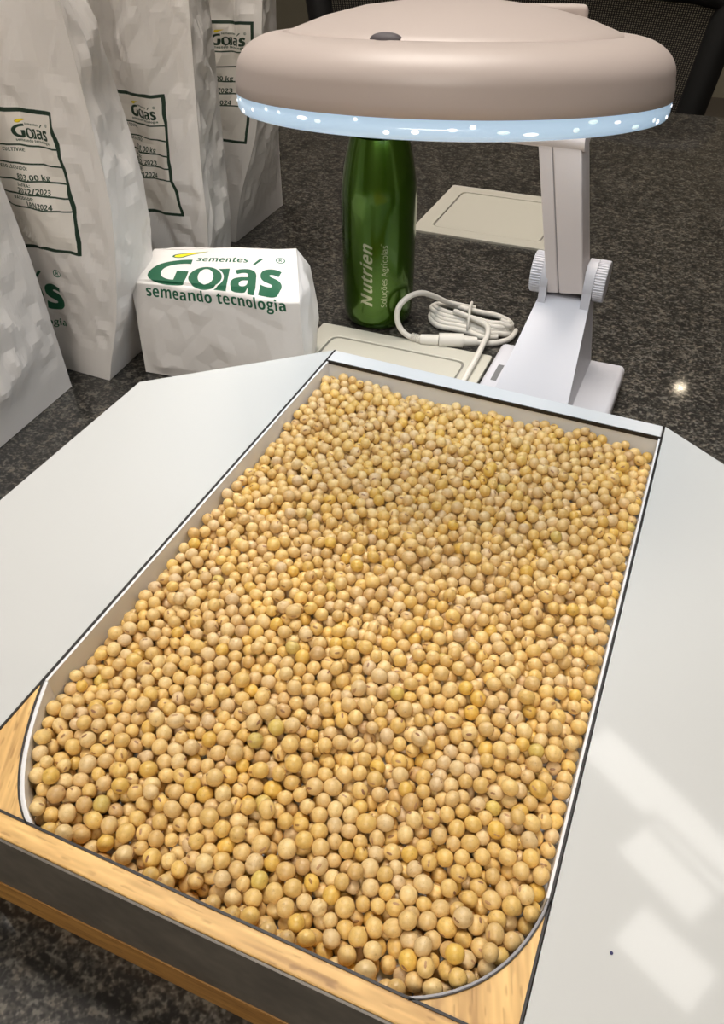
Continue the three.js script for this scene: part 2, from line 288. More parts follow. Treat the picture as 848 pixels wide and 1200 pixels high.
{
  const R = rng(99);
  const pick = () => { let t = R() * 100; for (let i = 0; i < TONES.length; i++) { t -= TONES[i][2]; if (t < 0) return i; } return 0; };
  const geos = SHAPES.map((s, i) => beanGeo(...s, 70 + i, 0, 22)), wrinkled = SHAPES.slice(0, 2).map((s, i) => beanGeo(...s, 90 + i, 0.09, 30));
  const beanMat = (c) => phys({ map: beanTex, color: new THREE.Color().setRGB(...c), roughness: 0.40, bumpMap: beanBump, bumpScale: 0.00005, clearcoat: 0.22, clearcoatRoughness: 0.35 });
  const mats = TONES.map(([, c]) => [0.94, 1.0, 1.06].map((k) => beanMat(c.map((v, i) => Math.min(0.95, v * k * (i === 2 ? 2 - k : 1))))));
  const scar = [std({ color: new THREE.Color().setRGB(0.32, 0.165, 0.085), roughness: 0.7 }), std({ color: new THREE.Color().setRGB(0.50, 0.29, 0.14), roughness: 0.7 })];
  const up = new THREE.Vector3(), q = new THREE.Quaternion();
  for (const b of beans) {
    b.tone = pick(); b.shape = Math.floor(R() * SHAPES.length); b.wrinkled = R() < 0.07;
    q.setFromEuler(new THREE.Euler(R() * 6.283, R() * 6.283, R() * 6.283)); b.q = q.clone(); b.v = Math.floor(R() * 3); b.scar = Math.floor(R() * 2); b.jit = R();
    // which beans the photograph shows: nothing rests on top of them
    const ex = camera.position.x - b.x, ey = camera.position.y - b.y, ez = camera.position.z - b.z; b.dist = Math.hypot(ex, ey, ez); b.dir = [ex / b.dist, ey / b.dist, ez / b.dist];
  }
  const open = (b) => {                             // share of the bean not covered by a nearer one, seen from where the photographer stands
    let cov = 0;
    for (const o of beans) {
      if (o === b) continue; const x = o.x - b.x, y = o.y - b.y, z = o.z - b.z; if (x * x + y * y + z * z > 0.0004) continue;
      const a = x * b.dir[0] + y * b.dir[1] + z * b.dir[2]; if (a < 0.0015) continue;
      const off = Math.sqrt(Math.max(0, x * x + y * y + z * z - a * a)), gap = (o.r + b.r - off) / (2 * b.r); if (gap > 0) cov += gap;
    }
    return 1 - cov;
  };
  for (const b of beans) b.size = b.r / b.dist * (clamp(open(b), 0, 1) > 0.45 ? 1 : 0.2);
  const order = beans.slice().sort((a, b) => b.size - a.size), near = order.slice(0, 300), rest = order.slice(300);
  const protos = new Map();
  // the 300 that show largest, each a thing of its own
  near.forEach((b) => {
    const face = new THREE.Vector3(1, 0, 0).applyQuaternion(b.q).dot(new THREE.Vector3(...b.dir));     // does the scar face the viewer?
    const seen = face > 0.25, key = [b.tone, b.shape, b.wrinkled, b.v, b.scar, seen].join();
    let o = protos.get(key);
    if (!o) {
      o = new THREE.Group(); protos.set(key, o);
      part('seed_coat', b.wrinkled ? wrinkled[b.shape % 2] : geos[b.shape], mats[b.tone][b.v], o);
      part('hilum', hilumGeo(SHAPES[b.wrinkled ? b.shape % 2 : b.shape][0]), scar[b.scar], o, 'brown oval seed scar');
    } else o = o.clone();
    o.name = numbered('soybean'); o.position.set(b.x, b.y, b.z); o.quaternion.copy(b.q); o.scale.setScalar(b.r); scene.add(o);
    const dl = Math.hypot(b.x + 0.083, b.z - 0.131), dr = Math.hypot(b.x - 0.085, b.z - 0.137);
    const place = dr < 0.028 ? 'beside the right wooden corner' : dl < 0.035 ? 'beside the left wooden corner' : b.z > 0.146 ? 'against the front wooden rail' : b.z > 0.132 ? 'in the rows just behind the front rail' : b.x > 0.086 ? 'along the right wing' : b.x < 0.02 ? 'in the open left of the tray front' : b.x < 0.055 ? 'in the middle of the tray front' : 'in the open right of the tray front';
    const text = TONES[b.tone][0] + (b.wrinkled ? ' wrinkled' : '') + (seen ? ' soybean showing its scar ' : ' plain soybean ') + place;
    tag(o, text, 'soybean', text.replace(' soybean', ' soybeans').replace('its scar', 'their scars'));
  });
  // all the others: one mass
  const mass = thing('soybean_pile', 'mass of dry soybeans filling the middle and back of the tray', 'soybeans'); mass.userData.kind = 'stuff';
  const m4 = new THREE.Matrix4(), col = new THREE.Color(), base = beanMat([1, 1, 1]); base.vertexColors = true;
  for (let s = 0; s < SHAPES.length; s++) for (const wr of [false, true]) {
    const list = rest.filter((b) => b.wrinkled === wr && (wr ? b.shape % 2 === s : b.shape === s)); if (!list.length) continue;
    const g0 = (wr ? beanGeo(...SHAPES[s], 90 + s, 0.09, 22) : beanGeo(...SHAPES[s], 70 + s, 0, 18)), g1 = hilumGeo(SHAPES[s][0]);
    g0.setAttribute('color', new THREE.BufferAttribute(new Float32Array(g0.attributes.position.count * 3).fill(1), 3));
    const c1 = new Float32Array(g1.attributes.position.count * 3); for (let i = 0; i < c1.length; i += 3) { c1[i] = 0.50; c1[i + 1] = 0.38; c1[i + 2] = 0.36; } g1.setAttribute('color', new THREE.BufferAttribute(c1, 3));
    const im = new THREE.InstancedMesh(mergeGeometries([g0, g1]), base, list.length); im.name = 'soybeans'; im.castShadow = im.receiveShadow = true;
    list.forEach((b, i) => {
      im.setMatrixAt(i, m4.compose(up.set(b.x, b.y, b.z), b.q, new THREE.Vector3(b.r, b.r, b.r)));
      const k = 0.92 + 0.14 * b.jit, c = TONES[b.tone][1]; im.setColorAt(i, col.setRGB(c[0] * k, c[1] * k, c[2] * (2 - k)));
    });
    mass.add(im);
  }
}

// ------------------------------------------------------------------ paper bags and their print
const GREEN = '#0d5a3c', INK = '#12301f';
function logo(g, x, y, w, mono) {                   // the seed company's word mark in a box w wide, its top left at (x, y); height about 0.45 w
  g.save(); g.translate(x, y); g.scale(w / 1000, w / 1000); const col = mono || GREEN; g.fillStyle = col;
  // swoosh
  g.fillStyle = mono ? '#c8a400' : GREEN; g.beginPath(); g.moveTo(112, 70); g.bezierCurveTo(105, 10, 170, 12, 390, 2); g.bezierCurveTo(290, 40, 240, 50, 215, 78); g.bezierCurveTo(180, 98, 130, 92, 112, 70); g.fill();
  g.fillStyle = '#f2dc10'; g.beginPath(); g.moveTo(128, 66); g.bezierCurveTo(125, 22, 190, 22, 372, 6); g.bezierCurveTo(280, 36, 225, 44, 205, 66); g.bezierCurveTo(180, 82, 140, 84, 128, 66); g.fill();
  g.fillStyle = col;
  g.font = 'bold 92px sans-serif'; g.save(); g.translate(318, 132); g.scale(1.0, 0.82); g.transform(1, 0, -0.12, 1, 0, 0); g.fillText('sementes', 0, 0, 400); g.restore();
  // G
  g.beginPath(); g.moveTo(292, 118); g.bezierCurveTo(120, 108, 0, 190, 0, 300); g.bezierCurveTo(0, 400, 110, 440, 190, 436); g.bezierCurveTo(230, 434, 262, 424, 286, 410); g.lineTo(286, 262); g.lineTo(206, 262); g.lineTo(206, 375); g.bezierCurveTo(150, 380, 92, 350, 92, 276); g.bezierCurveTo(92, 205, 170, 168, 292, 172); g.closePath(); g.fill();
  // the stem, a thin paper-white arc, then the o in front of it
  g.fillStyle = col; g.beginPath(); g.moveTo(505, 214); g.lineTo(590, 204); g.lineTo(590, 432); g.lineTo(505, 432); g.closePath(); g.fill();
  g.fillStyle = '#e6e3df'; g.beginPath(); g.ellipse(425, 318, 134, 130, 0, 0, 7); g.fill();
  g.fillStyle = col; g.beginPath(); g.moveTo(292, 262); g.lineTo(206, 262); g.lineTo(206, 410); g.lineTo(286, 410); g.lineTo(292, 340); g.fill();
  g.beginPath(); g.ellipse(425, 318, 120, 120, 0, 0, Math.PI * 2); g.closePath(); g.moveTo(428 + 56 * Math.cos(0.12), 312 - 56 * Math.sin(0.12)); g.ellipse(428, 312, 56, 90, -0.12, 0, Math.PI * 2); g.closePath(); g.fill('evenodd');
  // a, accent, s
  g.font = 'bold 300px sans-serif'; g.save(); g.translate(596, 430); g.scale(1.30, 1.36); g.fillText('a', 0, 0); g.restore();
  g.save(); g.translate(808, 430); g.scale(1.16, 1.36); g.lineWidth = 10; g.strokeStyle = col; g.fillText('s', 0, 0); g.strokeText('s', 0, -2); g.restore();
  g.beginPath(); g.moveTo(756, 150); g.lineTo(806, 86); g.lineTo(830, 92); g.lineTo(772, 158); g.fill();
  g.lineWidth = 7; g.strokeStyle = col; g.beginPath(); g.arc(958, 96, 30, 0, 7); g.stroke(); g.font = 'bold 44px sans-serif'; g.fillText('R', 943, 112);
  g.restore();
}
function tagline(g, x, y, w, col = GREEN) { g.save(); g.fillStyle = col; g.translate(x, y); g.font = 'bold 100px sans-serif'; const m = g.measureText('semeando tecnologia').width; g.scale(w / m, w / m * 0.92); g.fillText('semeando tecnologia', 0, 0); g.restore(); }
function formLabel(g, x, y, w, h, kg, scale) {      // the printed form: border, logo, ruled rows with values
  g.save(); g.translate(x, y); g.fillStyle = '#ebe7df'; g.fillRect(0, 0, w, h); g.strokeStyle = INK; g.lineWidth = 0.026 * w; g.strokeRect(0, 0, w, h);
  logo(g, w * 0.95 - h * 0.29, h * 0.055, h * 0.29, INK); tagline(g, w * 0.955 - h * 0.29, h * 0.205, h * 0.28, INK);
  g.lineWidth = 0.011 * w; const rows = [0.23, 0.35, 0.47, 0.57, 0.67];
  for (const r of rows) { g.beginPath(); g.moveTo(0, h * r); g.lineTo(w, h * r); g.stroke(); }
  g.fillStyle = INK; const f = h * 0.034, cap = ['CULTIVAR:', 'PESO LÍQUIDO:', 'SAFRA:', 'VALIDADE:'];
  g.font = `bold ${f}px sans-serif`; cap.forEach((t, i) => { g.textAlign = 'right'; g.fillText(t, w - h * 0.28, h * (rows[i] + 0.042)); });
  g.font = `bold ${f * 1.6}px sans-serif`; g.textAlign = 'right'; g.fillText(kg, w - h * 0.14, h * 0.463); g.fillText('2022/2023', w - h * 0.14, h * 0.563); g.fillText('JAN2024', w - h * 0.14, h * 0.663);
  g.restore();
}
const paperBump = dataTex(256, (x, y) => { const n = noise2(x / 3, y / 3, 71, 85, 85), m = facet(x / 26, y / 26, 72) + 0.5; const b = 90 + 30 * n + 90 * m; return [b, b, b]; }, false);
const paper = (map) => std({ map: map || null, color: map ? 0xffffff : new THREE.Color().setRGB(0.80, 0.775, 0.745), roughness: 0.62, bumpMap: paperBump, bumpScale: 0.0003 });
const PAPER_CSS = '#e6e3df';
const creaseSets = new Map();
function creases(a, y, seed) {                      // sharp little folds: narrow ridges along random, mostly upright lines
  let l = creaseSets.get(seed); if (!l) { const R = rng(seed); l = []; for (let i = 0; i < 34; i++) { const t = (R() - 0.5) * 1.7 + Math.PI / 2; l.push([-0.45 + 0.45 * R() + (seed % 7 > 3 ? 0 : 0), 0.34 * R(), Math.cos(t), Math.sin(t), 0.012 + 0.04 * R(), (R() < 0.5 ? -1 : 1) * (0.0012 + 0.0022 * R()), 0.0022 + 0.004 * R()]); } creaseSets.set(seed, l); }
  let d = 0; for (const [x0, y0, cx, cy, len, h, w] of l) { const dx = a - x0, dy = y - y0, s = dx * cx + dy * cy; if (Math.abs(s) > len) continue; const q = Math.abs(dx * cy - dy * cx); if (q < w) d += h * (1 - q / w) * (1 - (s / len) ** 2); }
  return d;
}
// a standing paper bag from corner lines: levels of [y, FL, FR, RR, RL] with corners as [x, z]
function standingBag(label, levels, seed, crumple, print) {
  const org = [(levels[0][1][0] + levels[0][3][0]) / 2, 0, (levels[0][1][1] + levels[0][3][1]) / 2];
  const t = thing('paper_bag', label, 'paper bag', org, 'tall white paper seed bags');
  const top = levels.at(-1)[0];
  const corner = (c, y) => { let i = 0; while (i < levels.length - 2 && y > levels[i + 1][0]) i++; const a = levels[i], b = levels[i + 1], k = clamp((y - a[0]) / (b[0] - a[0]), 0, 1); const j = 0.0035 * crumple * smooth(0, 0.04, y) * facet(y * 24, c * 7.3, seed + 60); return [lerp(a[c + 1][0], b[c + 1][0], k) + j, lerp(a[c + 1][1], b[c + 1][1], k) + j]; };
  const P = (side, s, v) => {
    const y = v * top, y1 = clamp(y, 0, top); let a = [0, 0], b = [0, 0];
    for (const [dy, w] of [[-0.022, 0.25], [0, 0.5], [0.022, 0.25]]) { const p = corner(side, y1 + dy), q = corner((side + 1) % 4, y1 + dy); a[0] += p[0] * w; a[1] += p[1] * w; b[0] += q[0] * w; b[1] += q[1] * w; }
    const l = Math.hypot(b[0] - a[0], b[1] - a[1]) || 1e-5, nx = -(b[1] - a[1]) / l, nz = (b[0] - a[0]) / l;       // outward
    const edge = Math.min(s, 1 - s), mid = smooth(0, 0.3, edge), x = lerp(a[0], b[0], s), z = lerp(a[1], b[1], s), fade = smooth(0, 0.12, v) * (1 - 0.7 * smooth(0.9, 1, v));
    const along = side % 2 ? z : x, c = crumple;
    let d = mid * fade * (0.008 * Math.sin(Math.PI * clamp(v * 1.15, 0, 1)) * (side % 2 ? 0.3 : 1));
    const free = smooth(0, 0.05, edge);
    d += fade * c * free * ((0.25 + 0.75 * mid) * (0.016 * facet(along * 17, y * 11, seed + side) + 0.0105 * facet(along * 42, y * 26, seed + 20 + side)) + 0.0045 * facet(along * 105, y * 80, seed + 30) + creases(along, y, seed + 7 * side));
    if (side % 2) d -= 0.010 * smooth(0.2, 0.8, v) * (1 - Math.abs(2 * s - 1));
    return [x + nx * d - org[0], Math.max(0.0005, y), z + nz * d - org[2]];
  };
  const fade2 = (side) => (u, v) => { const s = -u; return P(side, u, v); };
  const w = Math.hypot(levels[1][2][0] - levels[1][1][0], levels[1][2][1] - levels[1][1][1]);
  const map = print ? canvasTex(1024, 2048, (g, W, Hh) => { g.fillStyle = PAPER_CSS; g.fillRect(0, 0, W, Hh); g.save(); g.scale(W / w, Hh / top); print(g, w, top); g.restore(); }) : null;
  part('front_panel', toCreasedNormals(grid(90, 120, fade2(0)), 0.10), paper(map), t); part('side_panel', toCreasedNormals(grid(60, 110, fade2(1)), 0.10), paper(), t);
  part('back_panel', grid(40, 70, fade2(2)), paper(), t); part('side_panel', grid(40, 70, fade2(3)), paper(), t);
  const b0 = levels[0]; part('base_panel', prism([b0[1], b0[2], b0[3], b0[4]].map(([x, z]) => [x - org[0], z - org[2]]).reverse(), 0.0003, 0.0008), paper(), t);
  return t;
}
// label at right edge xr metres from the panel's right side, bottom at yb, width lw, height lh
const formAt = (kg, xr, yb, lw, lh, extra) => (g, w, top) => { g.save(); g.translate(w - xr - lw, top - yb - lh); g.scale(lw / 600, lw / 600); formLabel(g, 0, 0, 600, 600 * lh / lw, kg); g.restore(); if (extra) extra(g, w, top); };
// nearest bag, at the left edge
standingBag('tall white paper bag nearest the tray, its plain creased side in view', [
  [0, [-0.43, -0.02], [-0.296, -0.02], [-0.303, -0.146], [-0.43, -0.140]], [0.10, [-0.43, -0.02], [-0.292, -0.02], [-0.302, -0.141], [-0.43, -0.138]], [0.2, [-0.43, -0.03], [-0.302, -0.04], [-0.306, -0.133], [-0.43, -0.13]], [0.40, [-0.43, -0.085], [-0.33, -0.085], [-0.33, -0.088], [-0.43, -0.088]]], 201, 0.8);
standingBag('tall white paper bag with a printed form reading 803,00 kg', [
  [0, [-0.40, -0.168], [-0.2845, -0.163], [-0.2885, -0.215], [-0.40, -0.215]], [0.05, [-0.40, -0.169], [-0.262, -0.162], [-0.268, -0.217], [-0.40, -0.217]], [0.13, [-0.40, -0.171], [-0.246, -0.163], [-0.259, -0.216], [-0.40, -0.216]], [0.18, [-0.40, -0.172], [-0.2505, -0.165], [-0.266, -0.215], [-0.40, -0.215]], [0.40, [-0.40, -0.188], [-0.285, -0.188], [-0.286, -0.190], [-0.40, -0.190]]], 301, 0.75,
  formAt('803,00 kg', 0.024, 0.099, 0.085, 0.084, (g, w, top) => { g.save(); g.translate(w - 0.132, top - 0.088); g.scale(0.001, 0.001); logo(g, 0, 0, 88); tagline(g, 3, 52, 82); g.restore(); }));
standingBag('tall white paper bag behind the small folded one, form reading 708,00 kg', [
  [0, [-0.41, -0.30], [-0.288, -0.30], [-0.296, -0.362], [-0.41, -0.362]], [0.05, [-0.41, -0.30], [-0.272, -0.30], [-0.287, -0.362], [-0.41, -0.362]], [0.12, [-0.41, -0.30], [-0.2700, -0.30], [-0.287, -0.362], [-0.41, -0.362]], [0.2, [-0.41, -0.305], [-0.2665, -0.305], [-0.283, -0.36], [-0.41, -0.36]], [0.40, [-0.41, -0.33], [-0.275, -0.33], [-0.275, -0.333], [-0.41, -0.333]]], 401, 1.0,
  formAt('708,00 kg', 0.022, 0.074, 0.085, 0.088));
standingBag('tall white paper bag farthest back, form reading 799,00 kg', [
  [0, [-0.44, -0.42], [-0.323, -0.42], [-0.3255, -0.527], [-0.44, -0.527]], [0.05, [-0.44, -0.42], [-0.312, -0.42], [-0.3255, -0.527], [-0.44, -0.527]], [0.10, [-0.44, -0.42], [-0.288, -0.42], [-0.3235, -0.527], [-0.44, -0.527]], [0.18, [-0.43, -0.425], [-0.278, -0.425], [-0.316, -0.523], [-0.43, -0.523]], [0.40, [-0.42, -0.47], [-0.28, -0.47], [-0.28, -0.474], [-0.42, -0.474]]], 501, 0.8,
  formAt('799,00 kg', 0.007, 0.095, 0.085, 0.092));

// the short folded bag with the big word mark
{
  const org = [-0.2, 0, -0.235], t = thing('folded_paper_bag', 'short folded white paper bag with large green lettering and yellow swoosh', 'paper bag', org);
  // profile from the ridge down the front to the counter, left end and right end; then the back
  const Lf = [[-0.2595, 0.0845, -0.2135], [-0.2595, 0.0735, -0.1815], [-0.2615, 0.038, -0.1820], [-0.2640, 0.0005, -0.1830]];
  const Rf = [[-0.1545, 0.0960, -0.2280], [-0.1375, 0.0745, -0.1955], [-0.1360, 0.038, -0.1945], [-0.1370, 0.0005, -0.1955]];
  const Lb = [[-0.2595, 0.0845, -0.2135], [-0.264, 0.066, -0.262], [-0.266, 0.03, -0.268], [-0.264, 0.0005, -0.262]];
  const Rb = [[-0.1545, 0.0960, -0.2280], [-0.160, 0.070, -0.258], [-0.158, 0.036, -0.264], [-0.161, 0.0005, -0.264]];
  const len = (q) => { const a = [0]; for (let i = 1; i < q.length; i++) a.push(a[i - 1] + Math.hypot(q[i][1] - q[i - 1][1], q[i][2] - q[i - 1][2])); return a; };
  const along = (q, s) => { const a = len(q), d = s * a.at(-1); let i = 0; while (i < q.length - 2 && d > a[i + 1]) i++; const k = clamp((d - a[i]) / (a[i + 1] - a[i]), 0, 1); return [0, 1, 2].map((c) => lerp(q[i][c], q[i + 1][c], k)); };
  const soft = (q, s) => { const o = [0, 0, 0]; for (const [e, w] of [[-0.009, 0.25], [0, 0.5], [0.009, 0.25]]) { const p = along(q, clamp(s + e, 0, 1)); for (let c = 0; c < 3; c++) o[c] += p[c] * w; } return o; };
  const sheet = (L, Rr, dir, seed) => (u, v) => {
    const s = 1 - v, a = soft(L, s), b = soft(Rr, s), e = smooth(0, 0.12, Math.min(u, 1 - u)), f = smooth(0, 0.1, Math.min(s, 1 - s));
    const c = f * (0.0050 * facet(u * 3.3, v * 3, seed) * e + 0.0022 * facet(u * 10, v * 8, seed + 1) * e + 0.35 * creases(u * 0.12 - 0.3, v * 0.1 + 0.1, seed)) * (s < 0.30 ? 0.25 : 1) + e * f * 0.002;
    const sag = -0.0025 * Math.sin(u * 9) * Math.exp(-((s - 0.02) ** 2) / 0.004) * 0.3;
    return [lerp(a[0], b[0], u) - org[0], Math.max(0.0004, lerp(a[1], b[1], u) + (s < 0.3 ? c * 0.8 : 0) + sag), lerp(a[2], b[2], u) + dir * (s < 0.3 ? c * 0.5 : c) - org[2]];
  };
  const W = 0.122, HT = len(Lf).at(-1);
  const map = canvasTex(1536, 1408, (g, w, h) => {
    g.fillStyle = PAPER_CSS; g.fillRect(0, 0, w, h); const slope = h * len(Lf)[1] / HT;
    g.save(); g.translate(w * 0.075, slope * 0.10); g.scale(1, slope * 0.90 / (w * 0.86 * 0.44)); logo(g, 0, 0, w * 0.86); g.restore();
    g.save(); g.translate(w * 0.085, slope * 1.27); g.scale(1, 1.25); tagline(g, 0, 0, w * 0.85); g.restore();
  });
  const F = sheet(Lf, Rf, 1, 601), B = sheet(Lb, Rb, -1, 611);
  part('front_panel', toCreasedNormals(grid(110, 100, F), 0.10), paper(map), t);
  part('back_panel', grid(60, 50, (u, v) => B(1 - u, v)), paper(), t);
  for (const [k, mid, dx] of [[1, [-0.149, 0.036, -0.232], 0.002], [0, [-0.262, 0.036, -0.222], -0.003]]) {
    // the folded end: from the front edge to the back edge with a crease between
    part('side_panel', grid(30, 40, (u, v) => {
      const uu = k ? u : 1 - u, a = F(k, v), b = B(k, v), n = 0.0035 * facet(u * 4 + 3, v * 6, 620 + k) * smooth(0, 0.2, Math.min(u, 1 - u)), bulge = Math.sin(Math.PI * uu) * smooth(0, 0.3, Math.min(v, 1 - v));
      return [lerp(a[0], b[0], uu) + (dx + n) * bulge * 1.5, lerp(a[1], b[1], uu), lerp(a[2], b[2], uu)];
    }), paper(), t);
  }
}

// ------------------------------------------------------------------ green bottle
{
  const t = thing('bottle', 'metallic green drinking bottle with vertical white lettering behind the tray', 'bottle', [-0.1364, 0, -0.3312]);
  const prof = [[0, 0.001], [0.0205, 0.001], [0.0235, 0.0012], [0.0255, 0.003], [0.0272, 0.008], [0.0279, 0.016], [0.0284, 0.04], [0.0285, 0.08], [0.0285, 0.098], [0.0281, 0.106], [0.0270, 0.115], [0.0250, 0.126], [0.0222, 0.138], [0.0192, 0.149], [0.0175, 0.156], [0.0170, 0.162]];
  const curve = new THREE.SplineCurve(prof.map(([r, y]) => new THREE.Vector2(r, y)));
  const body = new THREE.LatheGeometry([...prof.slice(0, 2).map(([r, y]) => new THREE.Vector2(r, y)), ...curve.getPoints(120).filter((p) => p.y > 0.00105 && p.x > 0.0206)], 96);
  const p = body.attributes.position, uv = body.attributes.uv; for (let i = 0; i < p.count; i++) uv.setY(i, p.getY(i) / 0.165);
  const map = canvasTex(2048, 1885, (g, w, h) => {        // w = circumference 0.179 m, h = 0.165 m
    g.fillStyle = '#3d6200'; g.fillRect(0, 0, w, h);
    const px = w / 0.179, ang = 0.034 + 0.25, cx = w * (ang), cy = h - 0.0225 * px;
    g.save(); g.translate(cx, cy); g.rotate(-Math.PI / 2); g.fillStyle = '#b3b69b';
    const s = 0.0132 * px; g.font = `italic bold ${s}px sans-serif`; g.save(); g.scale(1.0, 1.0); g.transform(1, 0, -0.12, 1, 0, 0);
    // leaf-like N, then the rest
    g.beginPath(); g.moveTo(0, 0); g.lineTo(s * 0.10, -s * 0.52); g.quadraticCurveTo(s * 0.16, -s * 0.7, -s * 0.02, -s * 0.74); g.quadraticCurveTo(s * 0.3, -s * 0.76, s * 0.36, -s * 0.5); g.lineTo(s * 0.46, -s * 0.24); g.lineTo(s * 0.54, -s * 0.72); g.lineTo(s * 0.72, -s * 0.72); g.lineTo(s * 0.60, 0); g.lineTo(s * 0.42, 0); g.lineTo(s * 0.26, -s * 0.44); g.lineTo(s * 0.18, 0); g.closePath(); g.fill();
    g.fillText('utrien', s * 0.74, 0); g.restore();
    g.font = `${s * 0.46}px sans-serif`; g.fillText('Soluções Agrícolas', -s * 0.05, s * 0.86); g.font = `${s * 0.2}px sans-serif`; g.fillText('™', s * 3.72, s * 0.62);
    g.restore();
  });
  const bm = phys({ map, metalness: 0.8, roughness: 0.22, clearcoat: 0.7, clearcoatRoughness: 0.12 });
  const mesh = part('bottle_body', body, bm, t); mesh.rotation.y = -Math.PI / 2;
  part('cap', new THREE.LatheGeometry([[0, 0.19], [0.0145, 0.19], [0.0165, 0.188], [0.0168, 0.164], [0.0160, 0.161], [0, 0.161]].map(([r, y]) => new THREE.Vector2(r, y)), 64), std({ color: new THREE.Color().setRGB(0.5, 0.5, 0.5), metalness: 0.9, roughness: 0.35 }), t);
}

// ------------------------------------------------------------------ pop-up socket plates let into the counter
function plate(label, x0, x1, z0, z1) {
  const cx = (x0 + x1) / 2, cz = (z0 + z1) / 2, t = thing('socket_plate', label, 'socket plate', [cx, 0, cz]), w = (x1 - x0) / 2, d = (z1 - z0) / 2, i = 0.016;
  const rr = (W, D, r) => { const s = new THREE.Shape(); s.moveTo(-W + r, -D); s.lineTo(W - r, -D); s.quadraticCurveTo(W, -D, W, -D + r); s.lineTo(W, D - r); s.quadraticCurveTo(W, D, W - r, D); s.lineTo(-W + r, D); s.quadraticCurveTo(-W, D, -W, D - r); s.lineTo(-W, -D + r); s.quadraticCurveTo(-W, -D, -W + r, -D); return s; };
  const up = (s, y0, h, b) => { const g = new THREE.ExtrudeGeometry(s, { depth: h - b, bevelEnabled: true, bevelThickness: b, bevelSize: b, bevelOffset: -b, bevelSegments: 2, curveSegments: 6 }); g.rotateX(-Math.PI / 2); g.translate(0, y0, 0); return g; };
  const fr = rr(w, d, 0.003); fr.holes.push(new THREE.Path(rr(w - i, d - i, 0.008).getPoints(6).reverse()));
  part('frame', up(fr, 0.0002, 0.0022, 0.0005), M.hatch, t); part('recess', up(rr(w - i + 0.001, d - i + 0.001, 0.008), 0.0001, 0.0006, 0.0001), M.hatchGroove, t);
  part('lid', up(rr(w - i - 0.0016, d - i - 0.0016, 0.007), 0.0004, 0.0014, 0.0004), M.hatch, t);
}
plate('white socket plate in the granite beyond the bottle, left of the lamp arm', -0.174, -0.031, -0.648, -0.511);
plate('white socket plate in the granite partly under the tray back', -0.172, -0.030, -0.301, -0.172);

